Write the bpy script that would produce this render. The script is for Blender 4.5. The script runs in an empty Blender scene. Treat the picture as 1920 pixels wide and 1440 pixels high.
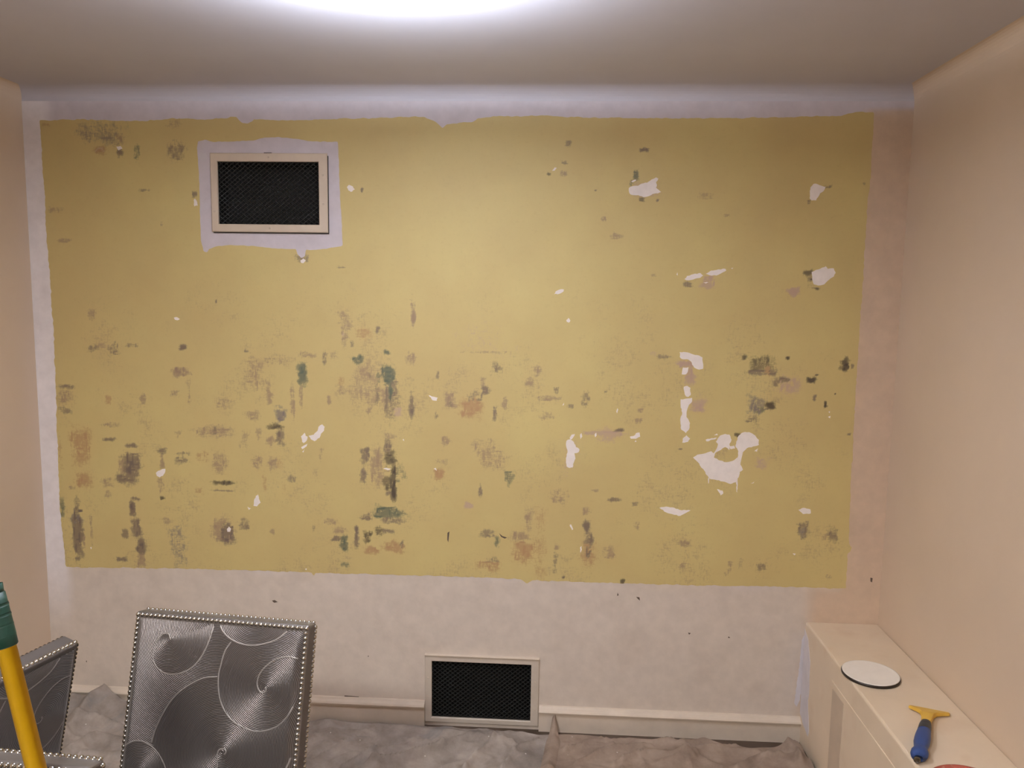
import bpy, bmesh, math, random
import numpy as np
from mathutils import Vector, Matrix, noise as mnoise

random.seed(7); np.random.seed(7)
S = bpy.context.scene
COL = S.collection

# ------------------------------------------------------------------ camera
FPX, CX, CY = 1450.0, 960.0, 720.0
CAM_H, WALL_Y, CEIL = 1.7733, 3.0158, 2.55
XL, XR, YB = -2.109, 1.295, -4.6
def cam_axes():
    dn = Vector((775-CX, 13600-CY, FPX)).normalized()
    hx = -25000-CX
    hy = -(dn.x*hx + dn.z*FPX)/dn.y
    X = -Vector((hx, hy, FPX)).normalized(); Z = -dn
    return X, Z.cross(X), Z
AX, AY, AZ = cam_axes()          # world axes seen in camera coordinates (x right, y down, z forward)
def ray(px, py):
    d = Vector((px-CX, py-CY, FPX))
    return Vector((AX.dot(d), AY.dot(d), AZ.dot(d)))
CAMP = Vector((0, 0, CAM_H))
def on_wall(px, py, y=WALL_Y):
    r = ray(px, py); return CAMP + r*(y/r.y)
def on_level(px, py, z):
    r = ray(px, py); return CAMP + r*((z-CAM_H)/r.z)
cam = bpy.data.cameras.new('camera'); cam_o = bpy.data.objects.new('camera', cam); COL.objects.link(cam_o)
cam.sensor_width = 36; cam.lens = FPX/1920*36; cam.clip_start = .02
cxw = Vector((AX.x, AY.x, AZ.x)); cyw = -Vector((AX.y, AY.y, AZ.y)); czw = -Vector((AX.z, AY.z, AZ.z))
m = Matrix((cxw, cyw, czw)).transposed().to_4x4(); m.translation = CAMP
cam_o.matrix_world = m
S.camera = cam_o

# ------------------------------------------------------------------ world, exposure (lamps are built with their fixtures)
w = bpy.data.worlds.new('world'); S.world = w; w.use_nodes = True
w.node_tree.nodes['Background'].inputs[0].default_value = (.05, .045, .04, 1)
w.node_tree.nodes['Background'].inputs[1].default_value = .2
S.view_settings.view_transform = 'Standard'; S.view_settings.look = 'None'
S.view_settings.gamma = 1; S.view_settings.use_curve_mapping = False
S.view_settings.exposure = 0.12
LAMP_MAIN, ADDED_HALO, ADDED_REAR = 76.0, 1100.0, 345.0  # main lamp, added ceiling halo, added rear fill

# ------------------------------------------------------------------ materials
def lin(*c):
    return tuple(((v/255)/12.92 if v/255 <= .04045 else ((v/255+.055)/1.055)**2.4) for v in c) + (1,)
class NT:
    def __init__(s, name):
        s.m = bpy.data.materials.new(name); s.m.use_nodes = True; s.t = s.m.node_tree
        s.b = s.t.nodes['Principled BSDF']
    def n(s, typ, **kw):
        o = s.t.nodes.new(typ)
        for k, v in kw.items():
            if k.startswith('i_'):
                key = k[2:].replace('_', ' '); key = int(key) if key.isdigit() else key
                if isinstance(v, bpy.types.NodeSocket): s.t.links.new(v, o.inputs[key])
                else: o.inputs[key].default_value = v
            else: setattr(o, k, v)
        return o
    def link(s, a, b): s.t.links.new(a, b)
    def math(s, op, a, b=0., c=None, clamp=False):
        o = s.t.nodes.new('ShaderNodeMath'); o.operation = op; o.use_clamp = clamp
        for i, v in enumerate((a, b) if c is None else (a, b, c)):
            if isinstance(v, bpy.types.NodeSocket): s.link(v, o.inputs[i])
            else: o.inputs[i].default_value = v
        return o.outputs[0]
    def mix(s, f, a, b, typ='MIX'):
        o = s.t.nodes.new('ShaderNodeMix'); o.data_type = 'RGBA'; o.blend_type = typ
        for sock, v in ((o.inputs[0], f), (o.inputs[6], a), (o.inputs[7], b)):
            if isinstance(v, bpy.types.NodeSocket): s.link(v, sock)
            else: sock.default_value = v
        return o.outputs[2]
    def coord(s, scale=(1, 1, 1), kind='Object'):
        tc = s.n('ShaderNodeTexCoord'); mp = s.n('ShaderNodeMapping'); s.link(tc.outputs[kind], mp.inputs[0])
        mp.inputs['Scale'].default_value = scale; return mp.outputs[0]
    def noise(s, scale, detail=4, rough=.55, vec=None, dist=0):
        o = s.n('ShaderNodeTexNoise', i_Scale=scale, i_Detail=detail, i_Roughness=rough, i_Distortion=dist)
        s.link(vec if vec is not None else s.coord(), o.inputs['Vector']); return o.outputs[0]
    def bump(s, h, strength=.2, dist=.002):
        o = s.n('ShaderNodeBump', i_Strength=strength, i_Distance=dist); s.link(h, o.inputs['Height'])
        s.link(o.outputs[0], s.b.inputs['Normal'])
    def set(s, **kw):
        for k, v in kw.items():
            k = k.replace('_', ' ')
            if isinstance(v, bpy.types.NodeSocket): s.link(v, s.b.inputs[k])
            else: s.b.inputs[k].default_value = v
        return s

def painted(name, c, rough=.6, var=.06, bump=.15, scale=3.0, tint=None):
    t = NT(name); n = t.noise(scale, 5, .6)
    dark = tuple(x*(1-2*var) for x in c[:3])+(1,); lite = tuple(min(1, x*(1+var)) for x in c[:3])+(1,)
    f = t.n('ShaderNodeMapRange', i_Value=n); f.inputs[1].default_value = .3; f.inputs[2].default_value = .7
    col = t.mix(f.outputs[0], dark, lite)
    if tint:
        n2 = t.noise(scale*2.3, 3, .5); g = t.n('ShaderNodeMapRange', i_Value=n2)
        g.inputs[1].default_value = .55; g.inputs[2].default_value = .75; col = t.mix(g.outputs[0], col, tint)
    t.set(Base_Color=col, Roughness=rough); t.bump(t.noise(180, 3), bump, .0012)
    return t.m
def plain(name, c, rough=.5, metal=0., **kw):
    t = NT(name); n = t.noise(40, 3)
    col = t.mix(n, tuple(x*.9 for x in c[:3])+(1,), tuple(min(1, x*1.08) for x in c[:3])+(1,))
    t.set(Base_Color=col, Roughness=rough, Metallic=metal, **kw); return t.m

PEACH = lin(213, 192, 169)
M = {}
M['ceiling'] = painted('ceiling_paint', lin(204, 201, 209), .7, .03, .12, 1.5)
M['peach'] = painted('peach_wall_paint', PEACH, .62, .035, .2, 1.3)
M['ledge'] = painted('ledge_paint', lin(225, 206, 181), .55, .03, .25, 4, lin(218, 196, 170))
M['trim'] = painted('cream_trim_paint', lin(216, 201, 184), .45, .05, .1, 9)
M['ventframe'] = painted('vent_frame_enamel', lin(214, 198, 178), .42, .04, .1, 9)
M['ventframe_low'] = painted('vent_frame_grey_enamel', lin(204, 192, 178), .42, .05, .1, 9)
M['grille'] = plain('grille_black_metal', lin(58, 58, 56), .5, .3)
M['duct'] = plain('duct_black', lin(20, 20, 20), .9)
M['gap'] = plain('gap_dark', lin(40, 34, 30), .9)
M['plaster'] = painted('bare_white_plaster', lin(246, 238, 233), .8, .03, .3, 30)
M['primer'] = painted('blue_white_primer', lin(216, 210, 214), .6, .04, .3, 14)
M['putty'] = painted('grey_putty', lin(198, 179, 157), .7, .05, .2, 9)
M['mark'] = plain('dark_scuff', lin(92, 78, 66), .8)
M['floor'] = painted('dark_floorboards', lin(84, 68, 55), .5, .15, .2, 6)
M['nail'] = plain('chrome_nailhead', lin(188, 184, 178), .2, 1.0)
M['wood'] = plain('dark_leg_wood', lin(45, 32, 26), .4)
M['yellow_pole'] = plain('yellow_enamel', lin(232, 182, 22), .38)
M['green_grip'] = plain('green_rubber', lin(4, 46, 34), .5)
M['white_print'] = plain('white_print', lin(220, 225, 220), .6)
M['lid'] = painted('white_lid', lin(244, 238, 230), .5, .02, .05, 20)
M['rim'] = plain('dark_lid_rim', lin(62, 55, 50), .35, .6)
M['yplastic'] = plain('yellow_plastic', lin(222, 180, 74), .45)
M['blue'] = plain('blue_rubber_grip', lin(46, 72, 128), .5)
M['blackband'] = plain('dark_slate_rubber', lin(40, 48, 58), .5)
M['steel'] = plain('dull_steel_blade', lin(130, 122, 108), .35, .9)
M['redlid'] = painted('brick_red_plastic', lin(168, 84, 68), .5, .12, .1, 40, lin(190, 140, 120))

# ------------------------------------------------------------------ mesh helpers
def obj(name, verts, faces, mat, parent=None, smooth=False, loc=None):
    me = bpy.data.meshes.new(name); me.from_pydata([tuple(v) for v in verts], [], faces); me.update()
    if smooth: me.polygons.foreach_set('use_smooth', [True]*len(me.polygons))
    me.materials.append(mat)
    o = bpy.data.objects.new(name, me); COL.objects.link(o)
    if parent: o.parent = parent
    if loc: o.location = loc
    return o
def from_bm(name, bm, mat, parent=None, smooth=False, loc=None):
    bmesh.ops.recalc_face_normals(bm, faces=bm.faces)
    me = bpy.data.meshes.new(name); bm.to_mesh(me); bm.free()
    if smooth: me.polygons.foreach_set('use_smooth', [True]*len(me.polygons))
    me.materials.append(mat)
    o = bpy.data.objects.new(name, me); COL.objects.link(o)
    if parent: o.parent = parent
    if loc: o.location = loc
    return o
def box(bm, lo, hi, bev=0, seg=2):
    g = bmesh.ops.create_cube(bm, size=1)['verts']
    for v in g:
        v.co = Vector([(lo[i]+hi[i])/2 + v.co[i]*(hi[i]-lo[i]) for i in range(3)])
    if bev:
        es = list({e for v in g for e in v.link_edges})
        bmesh.ops.bevel(bm, geom=es, offset=bev, segments=seg, affect='EDGES', profile=.5)
def boxo(name, lo, hi, mat, parent=None, bev=0, seg=2, loc=None):
    bm = bmesh.new(); box(bm, lo, hi, bev, seg); return from_bm(name, bm, mat, parent, loc=loc)
def tube(path, radii, n=16, cap=True):
    vs, fs = [], []
    P = [Vector(p) for p in path]
    up = Vector((.13, .97, .2)).normalized()
    for i, p in enumerate(P):
        d = (P[min(i+1, len(P)-1)]-P[max(i-1, 0)]).normalized()
        a = d.cross(up).normalized(); b = d.cross(a)
        for k in range(n):
            t = 2*math.pi*k/n; vs.append(p + (a*math.cos(t)+b*math.sin(t))*radii[i])
    for i in range(len(P)-1):
        for k in range(n):
            fs.append((i*n+k, i*n+(k+1) % n, (i+1)*n+(k+1) % n, (i+1)*n+k))
    if cap: fs.append(tuple(range(n))); fs.append(tuple(reversed(range((len(P)-1)*n, len(P)*n))))
    return vs, fs
def lathe(prof, n=48):
    vs, fs = [], []
    for r, z in prof:
        for k in range(n):
            t = 2*math.pi*k/n; vs.append((r*math.cos(t), r*math.sin(t), z))
    for i in range(len(prof)-1):
        for k in range(n): fs.append((i*n+k, i*n+(k+1) % n, (i+1)*n+(k+1) % n, (i+1)*n+k))
    fs.append(tuple(reversed(range(n)))); fs.append(tuple(range((len(prof)-1)*n, len(prof)*n)))
    return vs, fs
def empty(name, label, cat, loc=(0, 0, 0), rz=0, group=None):
    o = bpy.data.objects.new(name, None); COL.objects.link(o); o.empty_display_size = .1
    o.location = loc; o.rotation_euler = (0, 0, rz); o['label'] = label; o['category'] = cat
    if group: o['group'] = group
    return o
def tag(o, label, cat, group=None):
    o['label'] = label; o['category'] = cat
    if group: o['group'] = group
    return o
def struct(o, label=None, cat=None):
    o['kind'] = 'structure'
    if label: o['label'] = label
    if cat: o['category'] = cat
    return o
def sd_poly(px, pz, poly):
    """signed distance (positive inside) of points to a polygon, numpy"""
    d = np.full(px.shape, 1e9); ins = np.zeros(px.shape, bool)
    n = len(poly)
    for i in range(n):
        x0, z0 = poly[i]; x1, z1 = poly[(i+1) % n]
        ex, ez = x1-x0, z1-z0; wx, wz = px-x0, pz-z0
        t = np.clip((wx*ex+wz*ez)/(ex*ex+ez*ez+1e-12), 0, 1)
        d = np.minimum(d, (wx-ex*t)**2+(wz-ez*t)**2)
        c = ((z0 > pz) != (z1 > pz)) & (px < ex*(pz-z0)/(ez+1e-12)+x0)
        ins ^= c
    d = np.sqrt(d); return np.where(ins, d, -d)
def wob(a, b, f, s):   # cheap smooth 2D noise for numpy grids, -1..1
    r = np.random.RandomState(s); out = np.zeros_like(a); amp = 0
    for k in range(7):
        th = r.uniform(0, 2*math.pi); ff = f*r.uniform(.5, 1.9); p = r.uniform(0, 6.28)
        p2 = r.uniform(0, 6.28); th2 = r.uniform(0, 6.28)
        wv = .9*np.sin(ff*.7*(a*math.cos(th2)+b*math.sin(th2))+p2)
        out += np.sin(ff*(a*math.cos(th)+b*math.sin(th))+p+wv); amp += 1
    return out/amp*1.6

# ------------------------------------------------------------------ room shell
TH = .1
struct(boxo('floor', (XL-TH, YB-TH, -TH), (XR+TH, WALL_Y+TH, 0), M['floor']), 'dark floor mostly hidden by drop cloths', 'floor')
struct(boxo('ceiling', (XL-TH, YB-TH, CEIL), (XR+TH, WALL_Y+TH, CEIL+TH), M['ceiling']), 'plain off white ceiling', 'ceiling')
struct(boxo('wall_left', (XL-TH, YB, 0), (XL, WALL_Y, CEIL), M['peach']), 'plain peach wall left of the yellow wall', 'wall')
struct(boxo('wall_right', (XR, YB, 0), (XR+TH, WALL_Y, CEIL), M['peach']), 'plain peach wall above the boxed ledge', 'wall')
struct(boxo('wall_rear', (XL, YB-TH, 0), (XR, YB, CEIL), M['peach']), 'plain peach wall opposite the yellow wall', 'wall')

# back wall: painted sheet with two vent openings
VH = (-1.329, 2.041, -.928, 2.280)      # upper vent opening x0,z0,x1,z1
VL = (-.483, .038, -.074, .281)         # lower vent opening
def axis(lo, hi, step, extra):
    a = list(np.linspace(lo, hi, int((hi-lo)/step)+1)); a = [v for v in a if all(abs(v-e) > step*.3 for e in extra)]
    return np.array(sorted(a+list(extra)))
xs = axis(XL, XR, .02, [VH[0], VH[2], VL[0], VL[2]]); zs = axis(0, CEIL, .02, [VH[1], VH[3], VL[1], VL[3]])
GX, GZ = np.meshgrid(xs, zs, indexing='ij'); nx, nz = GX.shape
fs = []
for i in range(nx-1):
    for j in range(nz-1):
        mx, mz = (xs[i]+xs[i+1])/2, (zs[j]+zs[j+1])/2
        if any(v[0] < mx < v[2] and v[1] < mz < v[3] for v in (VH, VL)): continue
        fs.append((i*nz+j, (i+1)*nz+j, (i+1)*nz+j+1, i*nz+j+1))
t = NT('back_wall_paint')
at = t.n('ShaderNodeAttribute', attribute_name='paint')
n1 = t.noise(5, 5, .6); n2 = t.noise(22, 4, .6)
sm = t.n('ShaderNodeMapRange', i_Value=n1); sm.inputs[1].default_value = .5; sm.inputs[2].default_value = .78; sm.inputs[4].default_value = .16
c1 = t.mix(sm.outputs[0], at.outputs[0], lin(150, 128, 112))
s2 = t.n('ShaderNodeMapRange', i_Value=n2); s2.inputs[1].default_value = .35; s2.inputs[2].default_value = .7; s2.inputs[3].default_value = .94; s2.inputs[4].default_value = 1.03
cc = t.n('ShaderNodeCombineColor'); [t.link(s2.outputs[0], cc.inputs[k]) for k in range(3)]
c2 = t.mix(1.0, c1, cc.outputs[0], 'MULTIPLY')
t.set(Base_Color=c2, Roughness=.6); t.bump(t.noise(120, 4), .22, .0015)
wall = obj('wall_back', np.stack([GX, np.full_like(GX, WALL_Y), GZ], -1).reshape(-1, 3), fs, t.m)
struct(wall, 'old yellow painted wall with primed white borders and bare patches', 'wall')
greige, lilac, pch = (np.array(lin(*c)[:3]) for c in ((216, 203, 190), (214, 206, 212), (214, 190, 166)))
def ss(v, a, b):
    q = np.clip((v-a)/(b-a), 0, 1); return (q*q*(3-2*q))[..., None]
wv = .02*wob(GX, GZ, 9, 3)
colr = greige + (lilac-greige)*ss(GZ+wv, .62, .72)
colr = colr + (np.array(lin(242, 236, 238)[:3])-colr)*ss(-GX+wv, 1.98, 2.04)*ss(GZ, .3, .7)
pk = ss(GX+wv, 1.10, 1.15)*(1-ss(GZ+wv*.5, 2.46, 2.49)); pk = np.maximum(pk, ss(GX+wv, .97, 1.05)*(1-ss(GZ+wv, .60, .66)))
colr = colr + (pch-colr)*pk
ca = wall.data.color_attributes.new('paint', 'FLOAT_COLOR', 'POINT')
ca.data.foreach_set('color', np.concatenate([colr, np.ones(colr.shape[:2]+(1,))], -1).reshape(-1).astype(np.float32))

# ------------------------------------------------------------------ old yellow paint field (a thin coat standing off the wall) with stains
REG = {'A': (60, 560, 440/1173), 'B': (500, 560, 500/1333), 'C': (1000, 560, 700/1800), 'D': (1000, 220, 1/3),
       'E': (0, 120, 700/1920), 'F': (400, 0, 700/1920), 'G': (1400, 60, 520/1920), 'V': (340, 230, 340/1749), 'P': (0, 0, 1)}
def W(reg, X, Y):
    ox, oy, k = REG[reg]; p = on_wall(ox+X*k, oy+Y*k); return (p.x, p.z)
edge = [W('E', 205, 290), W('E', 410, 285), W('E', 740, 295), W('E', 880, 280), W('F', 0, 615), W('F', 120, 600), W('F', 150, 632), W('F', 180, 638),
        W('F', 210, 615), W('F', 400, 620), W('F', 700, 610), W('F', 1080, 600), W('F', 1130, 620), W('F', 1180, 655), W('F', 1200, 640),
        W('F', 1330, 625), W('F', 1400, 600), W('F', 1700, 595), W('F', 1920, 605), W('P', 1250, 222), W('G', 0, 595), W('G', 300, 590),
        W('G', 650, 580), W('G', 750, 555), W('G', 880, 555), W('G', 878, 620), W('G', 860, 950), W('G', 845, 1100), W('G', 830, 1255),
        W('C', 1585, 0), W('C', 1570, 180), W('C', 1555, 430), W('C', 1545, 620), W('C', 1530, 880), W('C', 1520, 1180), W('C', 1533, 1200),
        W('C', 1530, 1218), W('C', 1515, 1228), W('C', 1508, 1398), W('C', 1200, 1388), W('C', 780, 1382), W('C', 420, 1372), W('C', 0, 1358),
        W('B', 1330, 1408), W('B', 1300, 1425), W('B', 1270, 1402), W('B', 1000, 1390), W('B', 245, 1370), W('B', 236, 1388), W('B', 224, 1369),
        W('B', 0, 1360), W('A', 700, 1348), W('A', 170, 1342), W('A', 165, 1290), W('A', 140, 1040), W('A', 125, 640), W('A', 118, 400),
        W('A', 110, 160), W('A', 95, 20), W('E', 258, 1080), W('E', 241, 900), W('E', 232, 680), W('E', 215, 450)]
frame_pts = [(160, 180), (230, 165), (300, 185), (500, 182), (700, 170), (800, 145), (950, 140), (1100, 155), (1250, 180), (1510, 185), (1520, 400),
             (1530, 700), (1550, 1000), (1555, 1190), (1400, 1215), (1250, 1230), (1205, 1225), (1190, 1290), (1160, 1305), (1120, 1270), (1105, 1220),
             (900, 1215), (700, 1190), (450, 1180), (330, 1195), (270, 1220), (250, 1250), (215, 1240), (190, 1130), (180, 900), (175, 600), (160, 350), (150, 250)]
framep = [W('V', *p) for p in frame_pts]
ST = .0055
gx = np.arange(-2.06, 1.19, ST); gz = np.arange(.58, 2.50, ST)
QX, QZ = np.meshgrid(gx, gz, indexing='ij'); mx_, mz_ = QX.shape
sd = sd_poly(QX, QZ, edge) + .0022*wob(QX, QZ, 160, 5) + .0018*wob(QX, QZ, 60, 6)
sd = np.minimum(sd, -(sd_poly(QX, QZ, framep) + .0012*wob(QX, QZ, 150, 8)))
# marching squares
YY = WALL_Y-.0008
idx = -np.ones(QX.shape, int); vl = []; inside = sd > 0
ii, jj = np.nonzero(inside); idx[ii, jj] = np.arange(len(ii))
vl = np.stack([QX[ii, jj], np.full(len(ii), YY), QZ[ii, jj]], -1).tolist()
cnt = inside[:-1, :-1].astype(int)+inside[1:, :-1]+inside[1:, 1:]+inside[:-1, 1:]
fi, fj = np.nonzero(cnt == 4)
yf = np.stack([idx[fi, fj], idx[fi+1, fj], idx[fi+1, fj+1], idx[fi, fj+1]], -1).tolist()
ecache = {}
def cut(a, b):
    k = (a, b) if a < b else (b, a)
    if k not in ecache:
        s0, s1 = sd[k[0]], sd[k[1]]; q = s0/(s0-s1)
        ecache[k] = len(vl)
        vl.append([QX[k[0]]+(QX[k[1]]-QX[k[0]])*q, YY, QZ[k[0]]+(QZ[k[1]]-QZ[k[0]])*q])
    return ecache[k]
skirt = []
for i, j in zip(*np.nonzero((cnt > 0) & (cnt < 4))):
    ring = [(i, j), (i+1, j), (i+1, j+1), (i, j+1)]; poly = []; cuts = []
    for q in range(4):
        a, b = ring[q], ring[(q+1) % 4]
        if inside[a]: poly.append(int(idx[a]))
        if inside[a] != inside[b]: c = cut(a, b); poly.append(c); cuts.append(c)
    if len(poly) >= 3: yf.append(poly)
    if len(cuts) == 2: skirt.append(cuts)
back = {}
for c in {c for s in skirt for c in s}:
    back[c] = len(vl); vl.append([vl[c][0], WALL_Y+.0005, vl[c][2]])
for a, b in skirt: yf.append([a, b, back[b], back[a]])

# stains: (region, x0, y0, x1, y1, kind, strength); kinds d dark, g green, r rust, m mauve, b brown-grey, k black, s slate
KC = {'d': lin(104, 88, 84), 'g': lin(76, 90, 78), 'r': lin(172, 132, 94), 'm': lin(186, 156, 138), 'b': lin(146, 120, 102), 'k': lin(60, 51, 46), 's': lin(112, 104, 106)}
STN = []
def st(reg, txt):
    for e in txt.split(';'):
        q = e.split()
        if q: STN.append((reg, *[float(v) for v in q[:4]], q[4], float(q[5])))
st('A', '''285 50 315 110 b .45;285 230 330 265 d .5;330 225 400 245 b .4;380 225 430 280 d .5;480 222 530 245 d .5;735 235 775 255 d .7;710 338 778 395 b .65;690 460 735 490 b .5;
775 400 795 540 b .35;120 430 215 450 d .6;130 450 205 530 b .5;135 545 200 570 d .5;365 480 395 530 r .5;545 470 565 535 b .5;345 620 435 640 b .45;355 690 410 715 d .65;
190 650 295 830 r .55;225 865 290 950 r .6;130 700 155 850 r .4;190 930 215 955 b .5;475 722 520 750 d .65;455 770 540 915 d .7;490 800 540 915 d .6;412 880 490 915 d .7;430 800 460 880 b .55;
635 750 675 775 d .6;640 775 660 850 b .55;720 765 790 785 d .5;720 790 772 830 d .55;715 660 745 690 b .45;640 990 662 1005 k .75;630 900 660 980 b .45;820 640 1000 690 b .48;
905 640 925 680 d .6;830 765 885 820 r .45;900 760 970 870 b .42;905 908 1010 930 k .8;905 955 1005 962 d .6;815 940 855 975 r .5;1100 790 1150 840 b .5;910 500 985 545 b .45;
1070 560 1140 600 b .5;1065 255 1085 268 d .6;1070 290 1170 470 b .42;205 1010 255 1290 d .72;205 1050 250 1130 s .7;140 1010 165 1090 g .6;255 1180 268 1240 b .6;215 1290 240 1310 d .6;
495 990 540 1010 d .6;490 1010 520 1085 d .78;500 1090 545 1200 d .66;525 1200 568 1275 d .8;525 1275 570 1340 b .6;455 1150 478 1200 d .5;420 1290 480 1315 d .65;690 1120 745 1250 s .42;
705 1200 775 1340 s .42;655 1095 705 1125 b .45;900 1100 1015 1220 b .6;940 1125 1010 1225 d .8;1030 1100 1090 1150 d .5;345 900 410 940 b .42;365 960 400 1000 b .4;915 8 925 18 d .7;
290 1080 310 1240 b .4;1150 880 1173 960 r .4;1040 660 1090 760 b .3;1120 650 1150 700 b .4''')
st('B', '''155 320 200 425 g .85;160 265 240 300 b .45;280 265 300 330 d .5;300 265 350 300 b .4;430 280 480 320 g .75;585 260 612 280 g .75;570 340 640 420 g .85;610 420 630 510 g .9;
540 370 585 410 g .55;450 350 530 395 b .5;500 370 525 390 d .5;430 290 620 560 b .38;590 380 660 590 d .55;540 420 560 540 d .45;500 540 520 575 b .5;470 460 500 490 b .5;715 470 735 600 d .65;
640 530 670 590 m .6;360 70 420 215 b .45;370 120 405 215 m .45;440 150 515 195 r .45;540 140 565 165 d .6;415 215 440 240 d .45;722 0 742 150 b .6;705 265 740 330 b .45;120 430 140 600 b .5;
40 545 90 610 s .7;5 630 80 655 k .62;50 655 90 740 d .6;0 690 40 740 b .5;0 410 20 490 b .5;0 470 30 520 b .5;165 430 180 540 b .45;360 390 385 430 r .42;355 430 410 490 b .4;300 485 320 525 b .5;
260 740 280 805 b .4;10 790 50 860 b .5;40 800 70 850 r .35;110 885 145 925 d .5;75 930 100 960 r .4;0 280 130 330 b .42;470 740 515 815 d .65;470 850 500 915 d .65;520 740 580 940 b .52;
585 700 620 780 d .6;590 760 645 830 k .72;625 830 645 1005 k .8;590 880 625 960 k .62;600 960 640 985 d .65;590 855 620 870 b .5;650 840 690 930 g .38;585 680 640 700 b .42;835 855 885 895 r .75;
845 860 870 890 d .5;870 690 915 730 b .5;890 470 945 545 b .58;905 510 935 545 d .5;1005 465 1080 520 d .5;975 500 1080 600 r .62;1130 540 1150 605 d .65;1075 440 1110 475 d .65;1070 390 1095 440 b .5;
1130 310 1165 370 d .5;1180 490 1200 550 b .5;980 262 1200 275 b .4;850 360 862 400 d .5;835 570 855 600 d .5;1040 710 1140 800 b .42;1080 760 1190 850 b .44;1190 860 1228 940 g .58;1060 935 1076 985 d .65;
1100 700 1130 725 b .42;530 1040 680 1095 g .72;590 1040 670 1085 g .6;470 1075 525 1110 d .6;570 1095 680 1130 d .6;545 1135 575 1185 k .6;575 1145 630 1175 d .6;485 1150 525 1215 k .66;440 1130 460 1250 d .65;
330 1185 370 1215 d .65;370 1180 410 1255 g .75;330 1140 400 1180 b .5;280 1100 350 1130 b .5;230 1130 240 1160 d .5;485 1240 560 1280 r .66;585 1215 690 1265 r .66;670 1210 690 1250 d .6;370 1315 410 1340 g .5;
1065 1160 1150 1190 d .55;1140 1190 1163 1240 g .6;1055 1310 1165 1355 r .6;1110 1280 1165 1340 d .45;1230 1160 1300 1215 b .55;1230 1215 1333 1305 r .62;1290 1050 1333 1160 b .48;990 1020 1030 1048 m .7;
950 120 1200 270 m .2;230 850 260 900 b .3;20 1150 40 1180 b .5;1300 400 1333 440 b .5;850 800 900 830 b .3''')
st('C', '''0 320 40 370 b .5;100 425 125 455 d .55;20 470 140 490 b .5;235 450 270 520 d .48;165 510 195 525 d .5;345 445 352 455 d .6;500 530 530 545 b .55;490 575 520 605 b .5;50 550 90 590 b .42;
230 640 445 660 m .7;300 640 400 690 m .45;395 630 440 642 d .75;705 290 770 335 m .95;735 335 770 420 m .75;765 480 825 545 m .72;600 265 660 290 d .45;560 255 590 275 m .5;1008 278 1030 292 k .7;
1045 280 1160 345 k .56;1020 345 1170 370 d .62;1110 330 1150 370 r .6;1170 380 1240 405 d .65;1155 400 1180 420 d .55;1220 280 1230 295 k .9;1325 370 1355 405 k .85;1485 292 1530 348 k .9;1490 300 1520 340 g .6;
1530 320 1545 335 d .65;1345 465 1365 490 d .65;1400 500 1415 522 k .85;1365 365 1372 372 k .9;1450 455 1460 463 k .95;1235 490 1242 500 d .7;1190 380 1280 450 m .6;1040 460 1100 560 s .6;1070 515 1105 555 g .6;
1020 560 1090 600 d .5;1125 500 1165 530 k .82;1105 525 1135 538 d .65;1515 650 1530 658 d .75;975 645 995 670 k .7;705 720 715 728 d .75;80 910 160 990 b .44;120 960 150 985 d .45;360 960 415 980 d .6;
480 980 500 1000 d .55;245 1070 270 1130 d .75;250 1130 285 1250 d .6;235 1180 300 1290 r .5;0 1000 60 1160 r .3;0 1150 50 1330 r .4;280 920 310 930 b .5;230 1010 270 1040 b .5;100 1190 120 1215 b .5;100 1220 110 1330 d .45;330 1200 390 1260 b .45;
480 1080 515 1110 b .45;140 1335 150 1350 d .7;420 1350 440 1370 k .75;705 1165 765 1200 b .55;705 1275 735 1300 b .5;940 1260 955 1320 b .5;920 1310 945 1340 b .45;1080 1280 1120 1310 d .5;990 1255 1010 1300 b .4;
1275 1075 1330 1160 d .58;1275 1110 1320 1155 s .6;1420 1115 1465 1170 d .56;1310 1070 1330 1100 d .5;1385 1130 1420 1160 b .45;1405 1330 1440 1345 b .5;1065 770 1130 820 m .45;150 680 210 830 m .3''')
st('D', '''180 130 210 160 d .5;155 245 190 265 d .55;80 310 100 328 k .6;600 170 650 195 d .7;565 295 590 350 g .66;540 360 560 385 g .5;595 455 625 472 k .6;690 462 705 475 d .65;345 405 355 415 d .65;
440 655 490 685 b .45;1530 855 1565 890 k .7;1570 955 1600 972 k .85;1558 905 1575 915 k .9;1545 890 1562 960 d .4;1445 950 1492 1000 m .95;840 935 895 950 d .6;945 890 1020 955 m .7;1640 380 1668 405 d .55;
1540 470 1560 485 d .55;1855 368 1865 376 d .6;660 880 690 900 b .42;930 430 1010 460 b .3;560 370 700 445 m .5;150 300 190 330 b .5;1070 540 1100 560 b .5;385 560 410 580 b .5''')
st('E', '''410 300 640 410 s .42;485 420 545 465 r .55;490 425 540 460 m .5;600 440 630 480 d .6;690 420 720 495 g .5;600 360 640 400 b .5;870 400 950 495 d .48;720 640 770 660 d .55;225 300 250 325 r .5;
250 740 330 760 b .4;990 650 1010 685 d .6;1855 640 1868 660 d .75;300 900 370 915 b .45;820 800 840 830 b .42;1525 970 1580 1020 d .5;1735 1040 1785 1052 d .5;860 290 930 330 b .35''')
random.seed(31); SUB = []
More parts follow.
